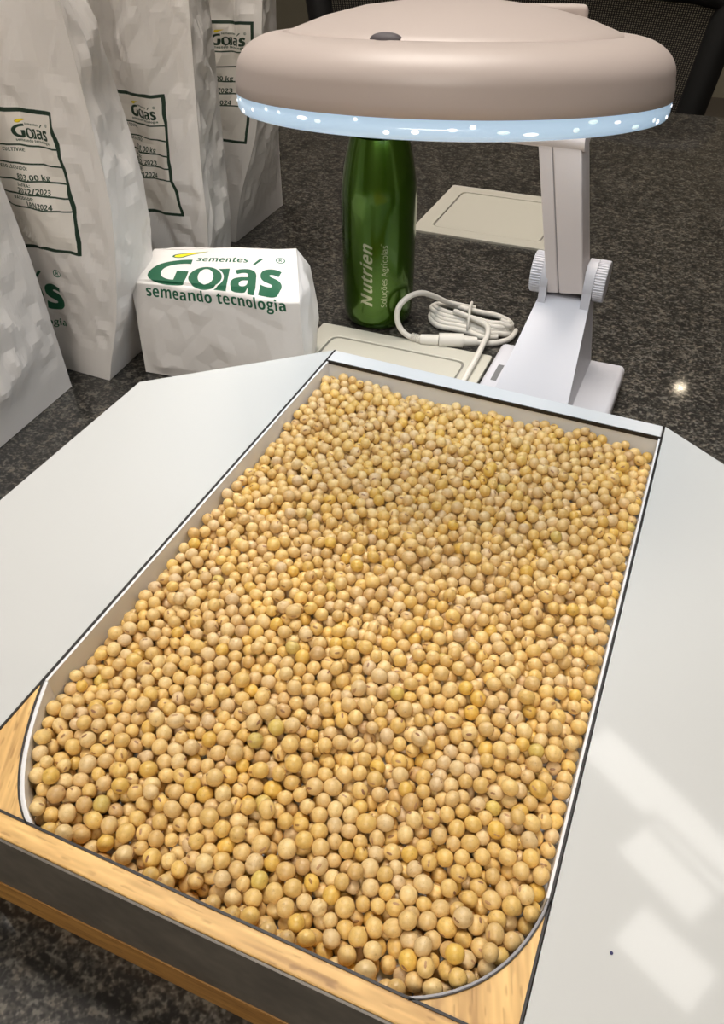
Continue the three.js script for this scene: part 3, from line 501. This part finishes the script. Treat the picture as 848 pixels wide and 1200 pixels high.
// ------------------------------------------------------------------ magnifier lamp
{
  const t = thing('magnifier_lamp', 'white magnifying desk lamp with glowing ring over the beans', 'lamp', [0.022, 0, -0.25]);
  const O = [0.022, 0, -0.25], at = (x, y, z) => [x - O[0], y - O[1], z - O[2]], mv = (g) => g.translate(-O[0], -O[1], -O[2]);
  part('base_plate', mv(box(-0.024, 0.067, 0.0005, 0.0155, -0.302, -0.185, 0.004)), M.plastic, t);
  part('rating_label', mv(box(-0.0175, -0.0135, 0.0155, 0.0158, -0.268, -0.246)), std({ color: new THREE.Color().setRGB(0.16, 0.16, 0.16), roughness: 0.6 }), t, 'small dark rating sticker');
  // the leaning lower arm: wide foot, narrow top
  const A = { yb: 0.0155, yt: 0.067, zf: -0.205, zt: -0.283, zb: -0.298, f: [-0.0105, 0.0420], tt: [0.0015, 0.0355], b: [-0.002, 0.0425] };
  const q = [[A.f[0], A.yb, A.zf], [A.f[1], A.yb, A.zf], [A.tt[1], A.yt, A.zt], [A.tt[0], A.yt, A.zt], [A.b[0], A.yb, A.zb], [A.b[1], A.yb, A.zb], [A.tt[1], A.yt, A.zb], [A.tt[0], A.yt, A.zb]];
  const face = (...ids) => ids; const tris = [face(0, 1, 2, 3), face(1, 5, 6, 2), face(4, 0, 3, 7), face(5, 4, 7, 6), face(3, 2, 6, 7), face(4, 5, 1, 0)];
  const pos = []; for (const [a, b, c, d] of tris) for (const k of [a, b, c, a, c, d]) pos.push(...at(...q[k]));
  const g = new THREE.BufferGeometry(); g.setAttribute('position', new THREE.Float32BufferAttribute(pos, 3)); g.computeVertexNormals();
  part('lower_arm', g, M.plastic, t);
  // hinge cheeks, knobs with ribbed rims
  const hy = 0.0795, hz = -0.290, disc = (x0, x1, r) => { const c = new THREE.CylinderGeometry(r, r, x1 - x0, 40); c.rotateZ(Math.PI / 2); c.translate((x0 + x1) / 2, hy, hz); return c; };
  const cheek = (x0, x1) => mergeGeometries([disc(x0, x1, 0.0135), box(x0, x1, 0.060, hy, hz - 0.0125, hz + 0.0125)].map((k) => mv(k.toNonIndexed())));
  part('hinge_cheek', cheek(0.0015, 0.0065), M.plastic, t); part('hinge_cheek', cheek(0.0300, 0.0360), M.plastic, t);
  const knob = (x0, x1, r) => {
    const s = new THREE.Shape(), n = 46; for (let i = 0; i <= n * 4; i++) { const a = i / (n * 4) * Math.PI * 2, rr = r + ((i % 4) < 2 ? 0.0003 : -0.0002); s[i ? 'lineTo' : 'moveTo'](rr * Math.cos(a), rr * Math.sin(a)); }
    const k = new THREE.ExtrudeGeometry(s, { depth: x1 - x0 - 0.0014, bevelEnabled: true, bevelThickness: 0.0007, bevelSize: 0.0007, bevelOffset: -0.0007, bevelSegments: 2 }); k.rotateY(Math.PI / 2); k.translate(x0 + 0.0007, hy, hz); return k;
  };
  part('hinge_knob', mv(knob(-0.0060, 0.0015, 0.0132)), M.plastic, t); part('hinge_knob', mv(knob(0.0360, 0.0435, 0.0132)), M.plastic, t);
  part('hinge_core', mv(disc(0.0065, 0.0300, 0.0105)), M.plastic, t);
  // the upper arm: two shells with a seam between, leaning to the left
  const p0 = new THREE.Vector3(0.0185, 0.074, -0.289), p1 = new THREE.Vector3(0.0045, 0.183, -0.258), L = p0.distanceTo(p1), dir = p1.clone().sub(p0).normalize();
  const shell = (x0, x1) => { const b = new RoundedBoxGeometry(x1 - x0, L, 0.020, 3, 0.0012); b.translate((x0 + x1) / 2, L / 2, 0); return b; };
  const orient = (k) => { const X = new THREE.Vector3(1, 0, 0); X.addScaledVector(dir, -X.dot(dir)).normalize(); const Zz = X.clone().cross(dir).normalize(); k.applyMatrix4(new THREE.Matrix4().makeBasis(X, dir, Zz)); k.translate(p0.x, p0.y, p0.z); return mv(k); };
  const arm = part('upper_arm', orient(mergeGeometries([shell(-0.0122, -0.00415), shell(-0.00385, 0.0125)])), M.plasticArm, t);
  part('seam', orient(new THREE.BoxGeometry(0.0010, L * 0.97, 0.0192).translate(-0.004, L / 2, 0)), M.groove, arm);
  // the tilting head
  const hc = new THREE.Vector3(-0.0337, 0.2085, -0.1642), head = new THREE.Group(); head.name = 'lamp_head'; head.position.set(...at(hc.x, hc.y, hc.z));
  head.quaternion.setFromAxisAngle(new THREE.Vector3(0.956, 0, -0.292).normalize(), -0.132); t.add(head);
  const jx = new THREE.CylinderGeometry(0.0115, 0.0115, 0.048, 36); jx.rotateZ(Math.PI / 2); jx.translate(-0.004, 0.180, -0.258);
  const joint = mergeGeometries([jx.toNonIndexed(), box(-0.016, 0.018, 0.180, 0.203, -0.270, -0.250, 0.003)]); part('head_joint', mv(joint), M.plasticArm, t);
  const lathe = (pts, n = 128) => new THREE.LatheGeometry(pts.map(([r, y]) => new THREE.Vector2(r, y)), n);
  const Rh = 0.1002, round = []; for (let i = 0; i <= 14; i++) { const a = i / 14 * Math.PI / 2; round.push([Rh - 0.0008 - 0.021 + 0.021 * Math.cos(a), 0.0160 + 0.0150 * Math.sin(a)]); }
  part('head_shell', lathe([[0.064, 0.004], [Rh - 0.003, 0.004], [Rh - 0.003, 0.0075], [Rh, 0.0075], [Rh, 0.012], ...round, [0.0775, 0.0313], [0.0768, 0.0305], [0.0755, 0.0305], [0.064, 0.029], [0.064, 0.004]]), M.plasticHead, head);
  part('lens_cover', lathe([[0.0752, 0.0303], [0.0747, 0.0316], [0.071, 0.0330], [0.058, 0.0374], [0.040, 0.0414], [0.020, 0.0436], [0, 0.0442], [0, 0.040], [0.0752, 0.029]]), M.plasticHead, head, 'domed lens cover');
  { // finger notch at the cover's front edge
    const a = Math.atan2(-0.0045, 0.0750); const k = new THREE.SphereGeometry(1, 24, 16); k.scale(0.0068, 0.0026, 0.0045); k.rotateY(a); k.translate(0.0730 * Math.sin(a), 0.0312, 0.0735 * Math.cos(a));
    part('finger_notch', k, std({ color: new THREE.Color().setRGB(0.10, 0.09, 0.10), roughness: 0.6 }), head, 'dark finger notch');
    const hg = new RoundedBoxGeometry(0.034, 0.010, 0.020, 3, 0.003); hg.rotateY(0.55); hg.translate(0.030, 0.0365, -0.062); part('cover_hinge', hg, M.plasticHead, head);
  }
  part('lens', lathe([[0, 0.010], [0.04, 0.0095], [0.064, 0.008], [0.064, 0.012], [0.04, 0.0145], [0, 0.016]], 64), phys({ color: 0xffffff, roughness: 0.02, transmission: 1, thickness: 0.006, ior: 1.5 }), head);
  const ring = part('led_ring', lathe([[0.066, 0.0005], [0.070, -0.0002], [Rh - 0.004, -0.0004], [Rh - 0.0012, 0.0004], [Rh - 0.0004, 0.0022], [Rh - 0.0002, 0.0074], [0.066, 0.0074], [0.066, 0.0005]]), phys({ color: new THREE.Color().setRGB(0.50, 0.60, 0.68), roughness: 0.25, emissive: new THREE.Color().setRGB(0.34, 0.50, 0.66), emissiveIntensity: 0.82, clearcoat: 0.6 }), head, 'glowing clear ring');
  const ledMat = [0.7, 0.9, 1.2].map((k, i) => std({ color: 0xffffff, emissive: new THREE.Color().setRGB(0.62 + 0.15 * i, 0.92, 0.98), emissiveIntensity: k })), ledGeo = new THREE.SphereGeometry(1, 14, 10), R = rng(5);
  for (let i = 0; i < 52; i++) { const a = (i + 0.8 * R()) / 52 * Math.PI * 2, m = part('led', ledGeo, ledMat[Math.floor(R() * 3)], ring), k = R(); m.scale.set(0.0013 + 0.0022 * k * k, 0.0006 + 0.0004 * R(), 0.0009); m.position.set((Rh - 0.0008) * Math.sin(a), 0.0022 + 0.0042 * R(), (Rh - 0.0008) * Math.cos(a)); m.rotation.y = a; }
  for (let i = 0; i < 10; i++) {                    // the ring's light, sent down
    const a = i / 10 * Math.PI * 2, l = new THREE.RectAreaLight(COOL, LEVEL.led, 0.045, 0.020); l.position.set(0.085 * Math.sin(a), -0.0022, 0.085 * Math.cos(a)); l.rotation.order = 'YXZ'; l.rotation.set(-Math.PI / 2, a, 0); l.castShadow = true; head.add(l);
  }
}

// ------------------------------------------------------------------ coiled cable with its plug
{
  const org = [-0.065, 0, -0.345], t = thing('power_cable', 'off-white coiled cable with plug lying beside the green bottle', 'cable', org);
  const r = 0.0022, mv = (g) => g.translate(-org[0], 0, -org[2]), R = rng(33);
  // coil: bundled loops, then the big loop to the plug
  const loops = []; const cx = -0.0615, cz = -0.3460, turns = 5, ca = Math.cos(0.10), sa = Math.sin(0.10);
  for (let i = 0; i <= turns * 16; i++) {
    const a = i / 16 * Math.PI * 2 + 0.6, k = Math.floor(i / 16), ex = 0.0345 + 0.0008 * (R() - 0.5) - 0.0016 * (k % 3), ez = (0.0225 - 0.0036 * k) * (1 - 0.42 * Math.exp(-(Math.cos(a) ** 2) * 14)) + 0.0004 * (R() - 0.5);
    const x = ex * Math.cos(a), z = ez * Math.sin(a); loops.push([cx + x * ca - z * sa, 0.0024 + 0.0018 * k + 0.0004 * R(), cz + x * sa + z * ca]);
  }
  const big = [[-0.0620, 0.0085, -0.3590], [-0.0695, 0.0098, -0.3565], [-0.0833, 0.0142, -0.3500], [-0.0922, 0.0235, -0.3380], [-0.0985, 0.0305, -0.3250], [-0.1046, 0.0312, -0.3120], [-0.1085, 0.0263, -0.3045], [-0.1087, 0.0181, -0.3015], [-0.1050, 0.0101, -0.3005], [-0.0985, 0.0052, -0.3008], [-0.0945, 0.0043, -0.3020]];
  part('cable', mv(tube(loops, r, 560, 10)), M.cable, t); part('cable', mv(tube(big, r, 120, 10)), M.cable, t);
  part('cable', mv(tube([[-0.0470, 0.0045, -0.3125], [-0.0400, 0.0032, -0.3165], [-0.0330, 0.0028, -0.3205], [-0.0250, 0.0026, -0.3310], [-0.0235, 0.0030, -0.3450]], r, 60, 10)), M.cable, t);
  part('cable', mv(tube([[-0.0740, 0.0125, -0.3400], [-0.0626, 0.0125, -0.3362], [-0.0520, 0.0120, -0.3325], [-0.0440, 0.0110, -0.3290], [-0.0405, 0.0095, -0.3220], [-0.0398, 0.0070, -0.3050], [-0.0394, 0.0052, -0.2850], [-0.0390, 0.0050, -0.2600], [-0.0370, 0.0050, -0.2200], [-0.0360, 0.0050, -0.1800]], r, 120, 10)), M.cable, t);
  const rod = (a, b, ra, rb, n = 20) => { const A = new THREE.Vector3(...a), B = new THREE.Vector3(...b), d = B.clone().sub(A), c = new THREE.CylinderGeometry(rb, ra, d.length(), n); c.applyQuaternion(new THREE.Quaternion().setFromUnitVectors(new THREE.Vector3(0, 1, 0), d.clone().normalize())); c.translate((A.x + B.x) / 2, (A.y + B.y) / 2, (A.z + B.z) / 2); return mv(c); };
  const relief = []; for (let i = 0; i < 5; i++) { const k = i / 5, f = (s) => [lerp(-0.0960, -0.0870, s), 0.0046, lerp(-0.3015, -0.3000, s)]; relief.push(rod(f(k), f(k + 0.12), 0.0032, 0.0036)); } relief.push(rod([-0.0960, 0.0046, -0.3015], [-0.0870, 0.0046, -0.3], 0.0024, 0.0028));
  part('strain_relief', mergeGeometries(relief), M.cable, t, 'ribbed strain relief');
  part('plug', mergeGeometries([rod([-0.0882, 0.0048, -0.3000], [-0.0742, 0.0052, -0.3030], 0.0040, 0.0044)]), M.cable, t);
  part('socket', mergeGeometries([rod([-0.0742, 0.0056, -0.3030], [-0.0565, 0.0056, -0.3093], 0.0055, 0.0055, 28), rod([-0.0565, 0.0056, -0.3093], [-0.0465, 0.0050, -0.3128], 0.0042, 0.0034)]), M.cable, t, 'white barrel connector');
  part('tie', mv(tube([[-0.0670, 0.0010, -0.3640], [-0.0665, 0.0090, -0.3640], [-0.0645, 0.0145, -0.3560], [-0.0625, 0.0150, -0.3440], [-0.0600, 0.0140, -0.3345], [-0.0590, 0.0080, -0.3290], [-0.0590, 0.0010, -0.3290]], 0.0011, 60, 8)), M.cable, t, 'thin wire tie');
}

// ------------------------------------------------------------------ office chair beyond the counter
{
  const org = [-0.305, FL, -1.32], t = thing('office_chair', 'black office chair with a mesh back beyond the counter', 'chair', org);
  const mesh = dataTex(32, (x, y) => { const a = Math.hypot(((x / 16) % 1) - 0.5, ((y / 16) % 1) - 0.5), b = a < 0.27 ? 0 : 255; return [b, b, b]; }, false); mesh.repeat.set(1 / 0.008, 1 / 0.008);
  const y0 = 0.52, y1 = 0.835, wb = 0.30, wt = 0.345;                  // back panel: bottom and top, half widths
  const half = (y) => lerp(wb, wt, (y - y0) / (y1 - y0));
  const bend = (x, y) => 0.05 * (1 - (x / 0.36) ** 2) * -1;
  part('mesh_back', grid(24, 16, (u, v) => { const y = lerp(y0, y1, v), w = half(y), x = lerp(-w, w, u); return [x, y, bend(x, y)]; }, (u, v) => [lerp(-0.34, 0.34, u), v * 0.42]), std({ color: new THREE.Color().setRGB(0.012, 0.011, 0.010), roughness: 0.6, alphaMap: mesh, alphaTest: 0.5, side: THREE.DoubleSide }), t, 'black see-through mesh');
  const rim = []; for (let i = 0; i <= 10; i++) { const y = lerp(y0, y1, i / 10); rim.push([half(y) + 0.012, y, bend(half(y), y)]); }
  for (let i = 1; i < 12; i++) { const x = lerp(half(y1) + 0.012, -half(y1) - 0.012, i / 12); rim.push([x, y1 + 0.014, bend(x, y1)]); }
  for (let i = 10; i >= 0; i--) { const y = lerp(y0, y1, i / 10); rim.push([-half(y) - 0.012, y, bend(half(y), y)]); }
  for (let i = 1; i < 12; i++) { const x = lerp(-half(y0) - 0.012, half(y0) + 0.012, i / 12); rim.push([x, y0 - 0.012, bend(x, y0)]); }
  part('back_frame', tube(rim, 0.024, 160, 10, true), M.black, t);
  part('seat', box(-0.25, 0.25, 0.42, 0.49, -0.02 - 0.50, -0.04, 0.03), M.black, t);
  part('column', new THREE.CylinderGeometry(0.028, 0.03, 0.34, 20).translate(0, 0.25, -0.27), M.black, t);
  for (let i = 0; i < 5; i++) { const a = i / 5 * Math.PI * 2, leg = box(-0.025, 0.025, 0.05, 0.085, 0, 0.30, 0.008); leg.rotateY(a); leg.translate(0, 0, -0.27); part('leg', leg, M.black, t); const w = new THREE.SphereGeometry(0.027, 16, 12); w.translate(0.285 * Math.sin(a), 0.0275, -0.27 + 0.285 * Math.cos(a)); part('caster', w, M.black, t); }
  part('back_support', box(-0.05, 0.05, 0.36, 0.60, -0.085, -0.055, 0.01), M.black, t);
}

renderer.render(scene, camera);
